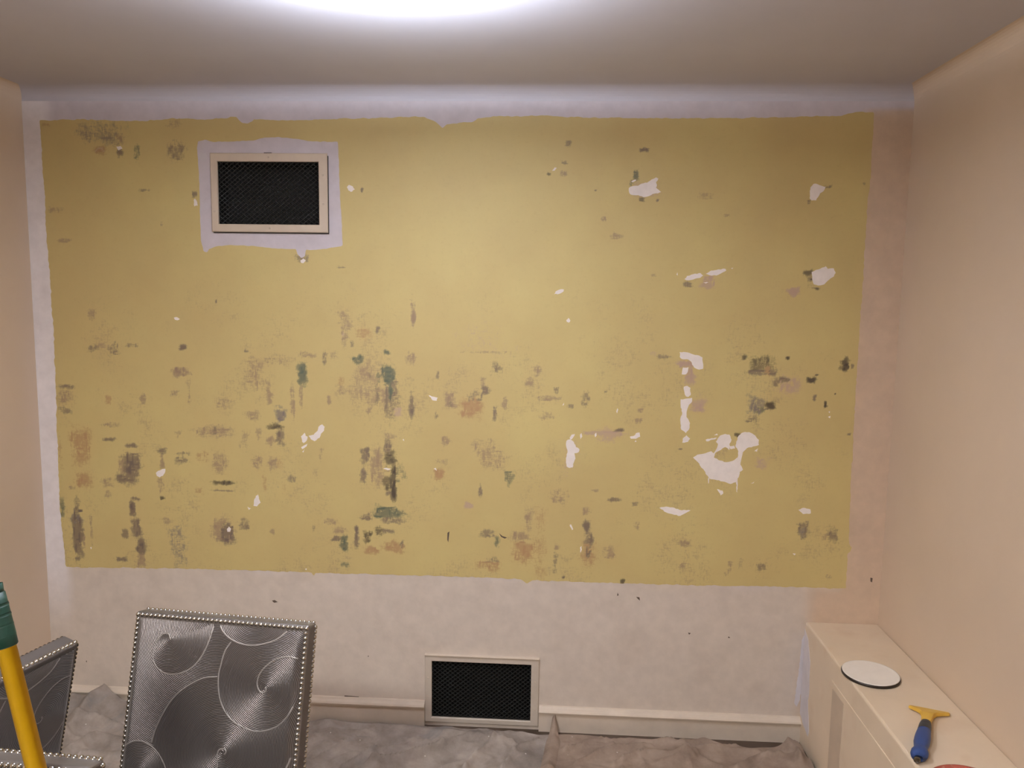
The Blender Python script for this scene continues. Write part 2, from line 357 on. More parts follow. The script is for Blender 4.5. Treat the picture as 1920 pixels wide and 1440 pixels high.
for reg, x0, y0, x1, y1, k, s_ in STN:
    w_, h_ = x1-x0, y1-y0; k_ = REG[reg][2]
    if w_*k_*h_*k_ > 250:
        SUB.append((reg, x0, y0, x1, y1, k, s_*.86))
        for q in range(min(14, 3+int(w_*k_*h_*k_/160))):
            if random.random() < .6: sw_, sh_ = random.uniform(3, 7)/k_*.5, random.uniform(.18, .5)*h_
            else: sw_, sh_ = random.uniform(.2, .55)*w_, random.uniform(2.5, 5)/k_*.5
            ax, ay = random.uniform(x0, max(x0, x1-sw_)), random.uniform(y0, max(y0, y1-sh_))
            SUB.append((reg, ax, ay, ax+sw_, ay+sh_, k, min(.95, s_*random.uniform(1.0, 1.3))))
    else: SUB.append((reg, x0, y0, x1, y1, k, s_))
STN = SUB
nv = len(vl); VA = np.array(vl); vx, vz = VA[:, 0], VA[:, 2]
dens = np.zeros(nv); scol = np.tile(np.array(KC['b'][:3]), (nv, 1))
ew = .015*wob(vx, vz, 55, 11); ew2 = .006*wob(vx, vz, 170, 12)
for reg, x0, y0, x1, y1, k, s_ in STN:
    a = W(reg, x0, y0); b = W(reg, x1, y1)
    cx_, cz_ = (a[0]+b[0])/2, (a[1]+b[1])/2; hx_, hz_ = abs(b[0]-a[0])/2*1.1+.001, abs(a[1]-b[1])/2*1.1+.001
    sel = np.nonzero((np.abs(vx-cx_) < hx_+.05) & (np.abs(vz-cz_) < hz_+.05))[0]
    lim = min(1, min(hx_, hz_)/.024)
    qx = (np.abs(vx[sel]-cx_)+lim*(ew[sel]+ew2[sel]))/hx_; qz = (np.abs(vz[sel]-cz_)+lim*(ew2[sel]-ew[sel]))/hz_
    q = (np.abs(qx)**3.2+np.abs(qz)**3.2)**(1/3.2)
    f_ = np.clip((1.40-q)/.75, 0, 1)*min(1, s_*1.1+.02)
    up = f_ > dens[sel]
    scol[sel] = np.where(up[:, None], np.array(KC[k][:3]), scol[sel]); dens[sel] = np.maximum(dens[sel], f_)
# faint unlisted grime
dens = np.maximum(dens, np.clip(.08+.2*wob(vx, vz, 14, 21), 0, .2)*np.clip((2.0-vz)/.4, .25, 1))

t = NT('old_yellow_paint')
pos = t.coord()
base_n = t.noise(2.2, 5, .6, pos); fine = t.noise(60, 4, .6, pos)
br = t.n('ShaderNodeMapRange', i_Value=base_n); br.inputs[1].default_value = .35; br.inputs[2].default_value = .7
yc = t.mix(br.outputs[0], lin(202, 180, 122), lin(211, 192, 129))
fr = t.n('ShaderNodeMapRange', i_Value=fine); fr.inputs[1].default_value = .55; fr.inputs[2].default_value = .8; fr.inputs[4].default_value = .18
yc = t.mix(fr.outputs[0], yc, lin(180, 156, 106))
da = t.n('ShaderNodeAttribute', attribute_name='stain_amount'); sa = t.n('ShaderNodeAttribute', attribute_name='stain')
nA = t.noise(1, 4, .7, t.coord((190, 190, 48)), .4); nB = t.noise(1, 4, .7, t.coord((48, 48, 230)), .4); nC = t.noise(95, 5, .7, pos); nD = t.noise(22, 3, .6, pos)
nn = t.math('ADD', t.math('MULTIPLY_ADD', nA, .3, t.math('MULTIPLY', nB, .25)), t.math('MULTIPLY_ADD', nC, .2, t.math('MULTIPLY', nD, .25)))
nr = t.n('ShaderNodeMapRange', i_Value=nn); nr.inputs[1].default_value = .39; nr.inputs[2].default_value = .61; nr.clamp = False
v = t.math('SUBTRACT', t.math('MULTIPLY_ADD', da.outputs['Fac'], 1.15, nr.outputs[0]), .74)
msk = t.math('MULTIPLY', v, 2.2, clamp=True)
gate = t.math('MULTIPLY', da.outputs['Fac'], 6.0, clamp=True)
msk = t.math('MULTIPLY', t.math('MULTIPLY', msk, gate), t.math('MULTIPLY_ADD', da.outputs['Fac'], .64, .30))
t.set(Base_Color=t.mix(msk, yc, sa.outputs[0]), Roughness=.58)
t.bump(t.math('ADD', t.noise(140, 4, .6, pos), t.math('MULTIPLY', msk, -.6)), .2, .0012)
yel = obj('yellow_paint_coat', vl, yf, t.m, wall)
yel['label'] = 'stained old yellow paint with torn newsprint residue'
a_ = yel.data.attributes.new('stain_amount', 'FLOAT', 'POINT'); a_.data.foreach_set('value', dens.astype(np.float32))
ca = yel.data.color_attributes.new('stain', 'FLOAT_COLOR', 'POINT')
ca.data.foreach_set('color', np.concatenate([scol, np.ones((nv, 1))], -1).reshape(-1).astype(np.float32))

# bare plaster chips: thin irregular flakes of exposed plaster on the wall
def chip(reg, txt, mat='plaster', name='plaster_chip', y=WALL_Y-.0008, th=.0009, jit=.0016, rough=True):
    q = [float(v) for v in txt.replace(',', ' ').split()]
    pts = [Vector(W(reg, q[k], q[k+1])) for k in range(0, len(q), 2)]
    out = []
    for k, p in enumerate(pts):
        n_ = pts[(k+1) % len(pts)]; d = n_-p; L = d.length; out.append(p)
        if rough and L > .010:
            c = max(1, int(L/.009)); nm = Vector((-d.y, d.x))/L
            for r in range(1, c+1): out.append(p + d*(r/(c+1)) + nm*random.uniform(-jit, jit))
    bm = bmesh.new(); vs = [bm.verts.new((p.x, y-th, p.y)) for p in out]
    f = bm.faces.new(vs); r = bmesh.ops.extrude_face_region(bm, geom=[f])
    for v in r['geom']:
        if isinstance(v, bmesh.types.BMVert): v.co.y = y+.0004
    bmesh.ops.triangulate(bm, faces=[x for x in bm.faces if len(x.verts) > 4])
    return from_bm(name, bm, M[mat], wall)
CH = {'C': '''705 257 735 258 760 265 790 272 815 283 818 338 800 342 775 332 765 318 762 305 742 292 715 290 706 280|722 332 748 330 745 350 735 365 715 365 718 345|
725 425 742 420 757 430 758 465 748 473 735 470 728 450|710 485 765 478 765 495 750 512 740 540 738 570 755 600 750 630 735 648 712 630 708 585 718 550 710 515|720 675 738 658 756 675 745 690 718 694|
770 765 790 752 830 745 858 735 870 745 885 720 890 700 880 690 900 660 925 652 945 655 955 680 945 700 945 730 935 720 925 715 905 728 885 738 875 748 870 765 900 780 930 788 960 782 985 765 988 735 975 715 978 690 990 660 1010 645 1040 643 1070 660 1087 680 1087 705 1060 712 1030 720 1010 740 1003 770 998 800 1010 825 995 835 990 860 975 885 950 893 920 882 885 875 850 868 835 850 825 830 810 815 800 795|
943 710 968 708 972 722 948 724|842 865 848 865 846 890 843 890|978 870 985 868 983 935 979 930|885 918 912 925 915 940 903 948|608 1008 640 1002 680 1008 705 1018 758 1020 740 1030 708 1047 680 1042 640 1030|1278 1018 1300 1008 1335 1015 1337 1035 1300 1038|
160 685 175 678 195 690 205 715 222 725 218 740 198 745 203 770 195 790 190 813 175 816 160 808 157 770 165 740 158 710|175 670 185 655 200 652 190 672 178 680|225 655 232 648 236 665 228 678|295 655 303 645 305 660 298 668|
465 665 490 658 495 648 512 645 515 665 495 675 470 675|400 545 406 528 409 535 404 552|175 1090 182 1088 192 1112 186 1115|225 1200 232 1192 234 1210 227 1225|1048 890 1065 882 1060 890|
830 680 860 672 885 670 875 678 835 688|870 658 885 650 890 657|1065 735 1083 722 1078 738|1422 545 1430 543 1428 552|1420 570 1432 565 1430 577|1250 1228 1265 1230 1258 1237|140 515 148 502 147 512|488 690 494 682 497 690''',
'D': '''537 398 555 388 590 385 610 373 640 368 665 350 690 338 703 345 690 365 695 380 690 395 705 408 718 420 700 428 670 432 645 445 620 450 590 438 570 438 548 435 538 420|
1558 395 1575 375 1595 375 1620 385 1643 392 1632 415 1612 428 1600 450 1590 468 1565 468 1553 455 1555 425|850 910 865 892 900 882 940 876 955 890 940 902 900 912 860 916|970 880 1000 862 1040 855 1080 852 1085 862 1060 875 1030 890 990 888|
1565 870 1590 858 1625 845 1645 838 1655 852 1690 850 1700 875 1690 895 1665 912 1635 940 1600 946 1578 940 1568 910|117 995 125 980 150 968 172 968 170 980 145 993|185 1140 198 1128 208 1142 200 1155 188 1150|105 300 120 282 132 285 120 300|
550 362 575 350 578 356 560 366|955 928 985 928 970 935|805 885 810 872 812 890|1112 848 1124 846 1118 853''',
'E': '''1785 635 1795 622 1815 630 1825 645 1805 658 1792 650|997 700 1003 692 1015 710 1018 728 1000 732|1545 1010 1560 1000 1573 1010 1560 1025 1548 1022|600 425 620 422 630 435 610 445''',
'A': '''710 95 725 92 740 102 730 108 715 105|620 870 632 860 650 852 667 850 665 870 655 885 640 893 625 885|1110 1010 1120 985 1130 978 1135 1000 1143 1020 1125 1038 1108 1035|1078 1040 1095 1048 1085 1056|975 1150 985 1138 995 1148 990 1165 978 1165|292 1243 297 1240 297 1252''',
'B': '''210 685 235 680 255 660 260 640 278 628 290 640 287 660 272 675 265 695 240 712 222 703|172 688 190 670 195 685 205 690 200 710 185 722 178 715|173 742 205 725 200 738 178 752|178 765 190 750 185 768|582 850 600 845 622 850 605 857|835 850 845 845 850 860|680 705 685 700 688 712|810 482 835 490 855 495 850 510 830 508 822 495|192 1350 202 1348 198 1357'''}
for reg, txt in CH.items():
    for e in txt.split('|'): chip(reg, e)
DK = {'B': '904 1170 914 1163 911 1190 908 1217 903 1205|1162 1172 1178 1186 1202 1194 1190 1199 1172 1190',
      'P': '510 1126 515 1125 521 1129 514 1130|1193 1119 1199 1120 1200 1126 1196 1123|1158 1111 1160 1116 1157 1117|1632 1083 1636 1084 1635 1092 1632 1090|1290 1186 1295 1187 1292 1190|805 1283 807 1283 806.6 1312 804.6 1314|800 1315 809 1314 809 1317 802 1317|161 1240 163 1238 163 1242|646 1304 673 1306 673 1307 646 1306|690 1229 692 1230 690 1232|1366 1193 1369 1196 1365 1196'}
for reg, txt in DK.items():
    for e in txt.split('|'):
        o = chip(reg, e, 'mark', 'scuff_mark', th=.0005, y=WALL_Y-.0010 if reg == 'B' else WALL_Y-.0004, rough=False)
# fresh primer dab beside the upper vent
chip('V', '165 305 200 292 245 300 255 340 235 375 195 365 168 345', 'primer', 'primer_dab', y=WALL_Y-.0002, th=.0006)

# ------------------------------------------------------------------ crown moulding, baseboards
def profile_bar(name, prof, p0, p1, nrm, mat, parent=None):
    """sweep a (out, z) profile from p0 to p1; nrm = inward direction"""
    vs = []; k = len(prof)
    for p in (p0, p1):
        for a, z in prof: vs.append((p[0]+nrm[0]*a, p[1]+nrm[1]*a, z))
    fs = [(i, (i+1) % k, k+(i+1) % k, k+i) for i in range(k)] + [tuple(range(k)), tuple(reversed(range(k, 2*k)))]
    bm = bmesh.new(); bv = [bm.verts.new(v) for v in vs]
    for f in fs: bm.faces.new([bv[i] for i in f])
    return from_bm(name, bm, mat, parent)
def cove(w_, h_, n=8):
    return [(0, CEIL), (w_, CEIL)] + [(w_*(1-math.sin(q/n*math.pi/2)), CEIL-h_*(1-math.cos(q/n*math.pi/2))) for q in range(1, n+1)]
cr = cove(.085, .042); cs = cove(.05, .05)
struct(profile_bar('trim_1', cr, (XL, WALL_Y), (XR, WALL_Y), (0, -1), M['ceiling']), 'shallow cove moulding above the yellow wall', 'moulding')
struct(profile_bar('trim_2', cs, (XR, YB), (XR, WALL_Y), (-1, 0), M['peach']), 'shallow cove moulding above the peach wall by the ledge', 'moulding')
struct(profile_bar('trim_3', cs, (XL, YB), (XL, WALL_Y), (1, 0), M['peach']), 'shallow cove moulding above the peach wall by the chairs', 'moulding')
bb = [(0, 0), (.014, 0), (.014, .078), (.022, .081), (.024, .088), (.020, .094), (.010, .100), (.006, .106), (0, .108)]
struct(profile_bar('baseboard_back', bb, (XL, WALL_Y), (-.512, WALL_Y), (0, -1), M['trim']), 'cream baseboard between the left corner and the low vent', 'baseboard')
struct(profile_bar('baseboard_back_right', bb, (-.039, WALL_Y), (1.013, WALL_Y), (0, -1), M['trim']), 'cream baseboard between the low vent and the boxed ledge', 'baseboard')
struct(profile_bar('baseboard_left', bb, (XL, YB), (XL, WALL_Y), (1, 0), M['trim']), 'cream baseboard along the peach wall behind the chairs', 'baseboard')
random.seed(5)

# ------------------------------------------------------------------ boxed ledge along the right wall
LZ, LX = .507, 1.013
bm = bmesh.new(); box(bm, (LX, YB, 0), (XR, WALL_Y, LZ), .008, 3)
ledge = struct(from_bm('trim_4', bm, M['ledge']), 'peach plastered boxed ledge running along the peach wall', 'ledge')
# panel let into the ledge face, with a putty strip at its end and the primed corner
bm = bmesh.new(); box(bm, (LX-.0022, -.6, .02), (LX+.004, 2.70, .425), .002, 2); from_bm('face_panel', bm, M['ledge'], ledge)
bm = bmesh.new(); box(bm, (LX-.0035, 2.575, .02), (LX+.004, 2.685, .405), .003, 1); from_bm('putty_strip', bm, M['putty'], ledge)
def ledge_blob(name, pts, mat, th=.0012):
    bm = bmesh.new(); q = []
    for k, p in enumerate(pts):
        n_ = pts[(k+1) % len(pts)]
        for r in range(4):
            f = r/4; q.append((p[0]+(n_[0]-p[0])*f+random.uniform(-.003, .003), p[1]+(n_[1]-p[1])*f+random.uniform(-.003, .003)))
    vs = [bm.verts.new((LX-th, a, b)) for a, b in q]; f = bm.faces.new(vs)
    r = bmesh.ops.extrude_face_region(bm, geom=[f])
    for v in r['geom']:
        if isinstance(v, bmesh.types.BMVert): v.co.x = LX+.0005
    bmesh.ops.triangulate(bm, faces=[x for x in bm.faces if len(x.verts) > 4])
    return from_bm(name, bm, M[mat], ledge)
ledge_blob('primer_smear', [(3.014, .475), (2.965, .45), (2.935, .38), (2.925, .28), (2.93, .2), (2.90, .12), (2.91, .085), (2.96, .10), (3.014, .12)], 'primer')
chip('P', '1509 1190 1506 1230 1505 1280 1500 1310 1494 1325 1489 1318 1493 1290 1500 1240 1503 1200', 'primer', 'primer_smear', y=WALL_Y-.0002, th=.0007)

# ------------------------------------------------------------------ vents
def vent(name, label, outer, hole, th, mat, screws, proud_back=0.):
    x0, z0, x1, z1 = outer; hx0, hz0, hx1, hz1 = hole
    cxv = (x0+x1)/2
    e = empty(name, label, 'vent', (cxv, WALL_Y, z0), group='wall vents with black mesh')
    def L(x, y, z): return (x-cxv, y, z-z0)
    bm = bmesh.new()
    # four mitred rails in one frame
    yo, yi = -th-proud_back, .004
    ring_o = [(x0, z0), (x1, z0), (x1, z1), (x0, z1)]; ring_i = [(hx0, hz0), (hx1, hz0), (hx1, hz1), (hx0, hz1)]
    bv = 0.003
    def ins(r, d, sgn): 
        c = [(r[0][0]+d*sgn, r[0][1]+d*sgn), (r[1][0]-d*sgn, r[1][1]+d*sgn), (r[2][0]-d*sgn, r[2][1]-d*sgn), (r[3][0]+d*sgn, r[3][1]-d*sgn)]; return c
    loops = [[L(x, -proud_back+.0005, z) for x, z in ring_o], [L(x, yo+bv, z) for x, z in ring_o], [L(x, yo, z) for x, z in ins(ring_o, bv, 1)],
             [L(x, yo, z) for x, z in ins(ring_i, .002, -1)], [L(x, yo+.002, z) for x, z in ring_i], [L(x, yi, z) for x, z in ring_i]]
    vv = [[bm.verts.new(p) for p in lp] for lp in loops]
    for a, b in zip(vv, vv[1:]):
        for k in range(4): bm.faces.new((a[k], a[(k+1) % 4], b[(k+1) % 4], b[k]))
    from_bm('frame', bm, M[mat], e)
    # expanded metal mesh: zigzag strands
    bm = bmesh.new(); pw, ph, sw = .0215, .0175, .0021
    yg = .006
    rows = int((hz1-hz0)/(ph/2))+1; colsn = int((hx1-hx0)/(pw/2))+1
    for r in range(0, rows+1):
        pts = []
        for c in range(colsn+1):
            z = hz0 + r*ph/2 + (ph/4 if (c+r) % 2 else -ph/4)
            pts.append((min(hx0+c*pw/2, hx1), min(max(z, hz0), hz1)))
        for (xa, za), (xb, zb) in zip(pts, pts[1:]):
            if xb-xa < 1e-5: continue
            q = [L(xa, yg, za-sw), L(xb, yg, zb-sw), L(xb, yg-.0035, zb+sw*.6), L(xa, yg-.0035, za+sw*.6), L(xa, yg+.003, za+sw), L(xb, yg+.003, zb+sw)]
            v = [bm.verts.new(p) for p in q]
            bm.faces.new((v[0], v[1], v[2], v[3])); bm.faces.new((v[3], v[2], v[5], v[4])); bm.faces.new((v[4], v[5], v[1], v[0]))
    g = from_bm('mesh_grille', bm, M['grille'], e); g['kind'] = 'stuff'; g['label'] = 'black expanded metal mesh'
    # duct box behind
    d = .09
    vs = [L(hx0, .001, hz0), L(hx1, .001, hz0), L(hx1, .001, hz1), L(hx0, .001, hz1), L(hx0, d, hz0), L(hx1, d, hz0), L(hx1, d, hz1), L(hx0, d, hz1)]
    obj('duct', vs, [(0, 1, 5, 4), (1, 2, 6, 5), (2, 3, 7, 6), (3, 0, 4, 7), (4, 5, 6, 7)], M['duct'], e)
    for sx, sz in screws:
        vs, fs2 = lathe([(.0035, 0), (.0035, .001), (.0022, .0018), (.0004, .0019)], 12)
        o = obj('screw', [(v[0], -v[2], v[1]) for v in vs], fs2, M['trim'], e, True); o.location = L(sx, yo, sz)
    return e
OH, OL = (-1.356, 2.011, -.894, 2.312), (-.512, .016, -.041, .312)
v1 = vent('wall_vent', 'framed black mesh vent high on the yellow wall inside a white primed border', OH, VH, .006, 'ventframe',
          [(-1.343, 2.09), (-.911, 2.23), (-.911, 2.12), (-1.125, 2.296), (-1.125, 2.026)], .004)
v2 = vent('wall_vent', 'framed black mesh vent low on the wall, set between the baseboards', OL, VL, .008, 'ventframe_low',
          [(-.498, .21), (-.498, .13), (-.058, .21), (-.058, .09), (-.28, .298)])
# dark open joint round the upper frame (right and bottom), and top lip bead of the lower frame
boxo('open_joint', (.2285, -.0045, -.002), (.2335, .0, .292), M['gap'], v1); boxo('open_joint', (-.226, -.0045, -.0045), (.2335, .0, .0), M['gap'], v1)
boxo('open_joint', (-.018, -.0055, .2995), (.012, -.0005, .3035), M['gap'], v1)
boxo('top_lip', (-.2365, -.014, .289), (.2365, .0, .2965), M['trim'], v2, .003, 2)

# ------------------------------------------------------------------ drop cloths
def cloth_mat(name, a, b, st1, st2):
    t = NT(name); p = t.coord(); n = t.noise(7, 6, .65, p); n2 = t.noise(3.1, 4, .6, p, 1.5)
    f = t.n('ShaderNodeMapRange', i_Value=n); f.inputs[1].default_value = .33; f.inputs[2].default_value = .68
    c = t.mix(f.outputs[0], a, b)
    g = t.n('ShaderNodeMapRange', i_Value=n2); g.inputs[1].default_value = .56; g.inputs[2].default_value = .72; g.inputs[4].default_value = .55
    c = t.mix(g.outputs[0], c, st1)
    n3 = t.noise(4.3, 3, .6, t.coord((1, 1.6, 1)), 1); h = t.n('ShaderNodeMapRange', i_Value=n3); h.inputs[1].default_value = .6; h.inputs[2].default_value = .74; h.inputs[4].default_value = .5
    c = t.mix(h.outputs[0], c, st2)
    vor = t.n('ShaderNodeTexVoronoi', i_Scale=15.); t.link(p, vor.inputs['Vector'])
    sp = t.math('LESS_THAN', vor.outputs['Distance'], .04); c = t.mix(t.math('MULTIPLY', sp, .7), c, lin(226, 218, 210))
    t.set(Base_Color=c, Roughness=.9); t.bump(t.math('ADD', t.noise(420, 2, .5, p), t.noise(45, 4, .6, p)), .35, .003); return t.m
M['cloth_l'] = cloth_mat('grey_canvas', lin(126, 116, 108), lin(174, 162, 152), lin(112, 117, 121), lin(124, 106, 95))
M['cloth_r'] = cloth_mat('beige_canvas', lin(128, 110, 96), lin(168, 149, 133), lin(112, 95, 82), lin(130, 106, 90))
def seg_ridge(x, y, pts, wd, h):
    d = np.full(x.shape, 9.); 
    for (x0, y0), (x1, y1) in zip(pts, pts[1:]):
        ex, ey = x1-x0, y1-y0; t_ = np.clip(((x-x0)*ex+(y-y0)*ey)/(ex*ex+ey*ey), 0, 1)
        d = np.minimum(d, np.hypot(x-x0-ex*t_, y-y0-ey*t_))
    return h*1.9*np.exp(-np.sqrt((d/wd)**2*2+.06)+.245)
def FP(px, py):
    p = on_level(px, py, .02); return (p.x, p.y)
def cloth(name, x0, x1, y0, edge_fn, hfun, mat, step=.0085):
    ux = np.arange(x0, x1+step, step); nvv = int((WALL_Y-y0)/step)
    U, T = np.meshgrid(ux, np.linspace(0, 1, nvv), indexing='ij')
    E = edge_fn(ux)[:, None]; Y = y0 + .03*wob(U, U*0, 6, 31)*(1-T) + (E-y0)*T
    Z = hfun(U, Y)
    k = U.shape[1]; n = U.shape[0]
    vs = np.stack([U, Y, Z], -1).reshape(-1, 3)
    a = (np.arange(n-1)[:, None]*k+np.arange(k-1)[None]).reshape(-1)
    fs = np.stack([a, a+k, a+k+1, a+1], -1).tolist()
    o = obj(name, vs.tolist(), fs, mat, None, True)
    return o
def ridged(U, Y, f, s): return (1-np.abs(wob(U, Y, f, s)))**2
def h_left(U, Y):
    h = .006 + .024*ridged(U, Y, 6.5, 41)**2 + .018*ridged(U, Y, 17, 42)**3 + .004*wob(U, Y, 34, 43) + .0015*wob(U, Y, 80, 48)
    h += seg_ridge(U, Y, [FP(700, 1435), FP(790, 1415), FP(880, 1380), FP(960, 1395)], .018, .026)
    h += seg_ridge(U, Y, [FP(600, 1352), FP(740, 1360), FP(850, 1372), FP(940, 1380)], .02, .024)
    h += seg_ridge(U, Y, [FP(870, 1440), FP(905, 1410), FP(930, 1385)], .014, .022)
    h += seg_ridge(U, Y, [FP(110, 1395), FP(170, 1340), FP(215, 1325)], .03, .03)
    h += seg_ridge(U, Y, [FP(120, 1420), FP(180, 1385), FP(240, 1395)], .025, .022)
    for pts in ([(600, 1420), (660, 1390), (760, 1385), (830, 1400)], [(640, 1440), (720, 1405), (800, 1395)], [(940, 1440), (975, 1400), (1010, 1385)], [(850, 1350), (930, 1372), (1000, 1370)],
                [(120, 1440), (160, 1415), (235, 1420)], [(130, 1365), (180, 1355), (240, 1370)], [(590, 1380), (640, 1368), (700, 1372)]):
        h += seg_ridge(U, Y, [FP(*q) for q in pts], .011, .017)
    h += .045*np.exp(-((U+1.96)/.22)**2-((Y-2.98)/.14)**2) + .03*np.exp(-((U+1.6)/.35)**2-((Y-2.99)/.1)**2)
    h += .02*np.clip((Y-2.93)/.08, 0, 1)*np.clip((-U-.3)/.5, 0, 1)
    h = .004+h*.8*(1-.62*np.clip((Y-2.80)/.16, 0, 1)*np.clip((U+1.75)/.2, 0, 1))
    return np.maximum(h, .003)
def h_right(U, Y):
    h = .010 + .026*ridged(U, Y, 6, 51)**2 + .020*ridged(U, Y, 17, 52)**3 + .004*wob(U, Y, 33, 53) + .0015*wob(U, Y, 80, 58)
    h += seg_ridge(U, Y, [FP(1280, 1395), FP(1370, 1385), FP(1440, 1388), FP(1495, 1405)], .022, .035)
    h += seg_ridge(U, Y, [FP(1440, 1385), FP(1475, 1400), FP(1495, 1420), FP(1500, 1440)], .013, .028)
    h += seg_ridge(U, Y, [FP(1060, 1372), FP(1150, 1370), FP(1240, 1378)], .018, .022)
    h += seg_ridge(U, Y, [FP(1240, 1440), FP(1330, 1405), FP(1420, 1410)], .02, .018)
    h += seg_ridge(U, Y, [FP(1230, 1385), FP(1300, 1405), FP(1380, 1400)], .012, .02)
    for pts in ([(1080, 1440), (1130, 1410), (1220, 1400)], [(1150, 1440), (1210, 1420), (1300, 1425)], [(1100, 1390), (1180, 1385), (1260, 1392)], [(1380, 1440), (1430, 1420), (1490, 1428)],
                [(1290, 1385), (1350, 1392), (1400, 1386)], [(1060, 1410), (1100, 1396), (1150, 1400)]):
        h += seg_ridge(U, Y, [FP(*q) for q in pts], .011, .017)
    h += .022*np.exp(-((U-.0)/.12)**2) + .015*np.clip((U-.7)/.25, 0, 1)
    h = .006+h*.85*(1-.6*np.clip((Y-2.82)/.13, 0, 1))
    return np.maximum(h, .008)
cl = cloth('drop_cloth', -2.085, .012, 1.98, lambda x: np.minimum(2.982, 2.985+.018*wob(x, x*0, 9, 61)-.004*(x > -.5)), h_left, M['cloth_l'])
tag(cl, 'grey paint-spotted canvas drop cloth crumpled along the wall under the low vent', 'drop cloth')
cr_ = cloth('drop_cloth', .002, .995, 1.98, lambda x: 2.955+.03*wob(x, x*0, 10, 62)*.6-.03*np.exp(-((x-.75)/.15)**2), h_right, M['cloth_r'])
tag(cr_, 'beige stained canvas drop cloth bunched beside the boxed ledge', 'drop cloth')
# hem of the beige cloth lying over the grey one
pts = []
hy = np.linspace(1.98, 2.99, 120); vs = []; fs = []
for k, y in enumerate(hy):
    cxh = .012 + .012*math.sin(y*9); zz = float(h_right(np.array([[.03]]), np.array([[y]]))[0, 0])
    wdt = .028*(1 if y < 2.9 else max(.25, 1-(y-2.9)/.09*.75))
    zz += (.045*max(0, (y-2.93)/.06))
    for q in range(7):
        f = q/6*2-1; vs.append((cxh+f*wdt, y, zz+.006+.010*(1-f*f)-.006*abs(f)+.0015*math.sin(y*60+q)))
for k in range(len(hy)-1):
    for q in range(6): fs.append((k*7+q, k*7+q+1, (k+1)*7+q+1, (k+1)*7+q))
hem = obj('hem', vs, fs, M['cloth_r'], cr_, True); hem['label'] = 'folded stitched hem'

# ------------------------------------------------------------------ chairs
CW, CT, LEAN = .445, .046, math.radians(14)
BK = Vector((0, math.sin(LEAN), math.cos(LEAN))); BN = Vector((0, -math.cos(LEAN), math.sin(LEAN)))   # up the back, out of its front face
TOPF = Vector((0, .235, 1.0)); BL_ = .58                            # front top edge (local), length of the backrest
def bpt(x, s, d): return TOPF + Vector((x, 0, 0)) - BK*s - BN*d      # s down from the top, d behind the front face
C1_LOC_TOP = (Vector((-1.004, 1.754, 0))+Vector((-.568, 1.71, 0)))/2
C1_RZ = math.atan2(1.71-1.754, -.568+1.004)
def place_from_top(mid, rz, k=1.0):
    off = Matrix.Rotation(rz, 3, 'Z') @ Vector((0, TOPF.y*k, 0)); return (mid.x-off.x, mid.y-off.y, 0)
c1_loc = Vector(place_from_top(C1_LOC_TOP, C1_RZ))
# fabric pattern, drawn on the front of the chair facing us and shared by all
R1 = Matrix.Rotation(C1_RZ, 3, 'Z')
def PAT(X, Y):
    r = ray(210+X/4.5, 1120+Y/4.5); n = R1 @ BN; p0 = R1 @ TOPF + c1_loc
    p = CAMP + r*((p0-CAMP).dot(n)/r.dot(n)); q = R1.inverted() @ (p-p0)
    return (q.x, -q.dot(BK))
CURV = ['505 345 500 315 480 300 440 310 395 370 372 450 375 530 410 590 470 630 540 640 620 625 700 580 770 500 820 400 850 300 868 215',
        '905 215 950 290 1020 350 1100 385 1200 400 1300 385 1400 350 1500 270', '1020 370 970 450 940 560 920 660 925 800 960 920 1030 1020 1120 1080 1220 1115 1320 1110 1420 1070 1500 990 1545 910',
        '1600 517 1500 495 1400 515 1310 580 1260 650 1245 720 1265 780 1300 795 1320 770 1312 745', '912 660 800 670 690 720 590 790 510 880 440 1000 390 1110 360 1210',
        '120 1250 190 1205 250 1195 320 1215 390 1270 440 1340 480 1430 500 1520', '915 1480 910 1330 930 1270 970 1265 985 1290 970 1310', '1545 1100 1540 1250 1500 1400 1420 1540',
        '500 1700 700 1620 900 1640 1050 1760 1080 1900', '150 1900 300 1750 500 1700']
def spline(pts, n=8):
    out = []
    for i in range(len(pts)-1):
        p0, p1, p2, p3 = pts[max(i-1, 0)], pts[i], pts[i+1], pts[min(i+2, len(pts)-1)]
        for k in range(n):
            t_ = k/n; out.append(.5*((2*p1)+(p2-p0)*t_+(2*p0-5*p1+4*p2-p3)*t_*t_+(3*p1-p0-3*p2+p3)*t_**3))
    out.append(pts[-1]); return out
curves = []
for c in CURV:
    q = [float(v) for v in c.split()]
    curves.append(spline([Vector(PAT(q[k], q[k+1])) for k in range(0, len(q), 2)]))
CEN = [Vector(PAT(*p)) for p in ((500, 345), (1210, 120), (1320, 760), (950, 1290), (260, 1440), (900, 100))]
scl = (Vector(PAT(1000, 700))-Vector(PAT(1100, 700))).length/100
def flat(i): return [float(v) for v in CURV[i].split()]
def ppoly(q): return [PAT(q[k], q[k+1]) for k in range(0, len(q), 2)]
MPOLY = [(2, ppoly(flat(2)+[1700, 800, 1700, 260, 1500, 270, 1400, 350, 1300, 385, 1200, 400, 1100, 385])), (1, ppoly(flat(1)+[1520, 100, 880, 100])), (0, ppoly(flat(0))),
         (4, ppoly(flat(5)+[500, 2200, -200, 2200, -200, 1250])), (3, ppoly(flat(4)+[390, 1270, 480, 1430, 500, 2600, 1900, 2600, 1800, 800, 1300, 600]))]
def motifs(x, s):
    out = np.full(x.shape, 5)
    for k, pl in MPOLY[::-1]: out[sd_poly(x, s, pl) > 0] = k
    return out
t = NT('grey_satin_swirl_fabric')
ph = t.n('ShaderNodeAttribute', attribute_name='ring')
wv = t.math('SINE', t.math('MULTIPLY', ph.outputs['Fac'], 2*math.pi/.0036))
wn = t.math('MULTIPLY_ADD', wv, .5, .5)
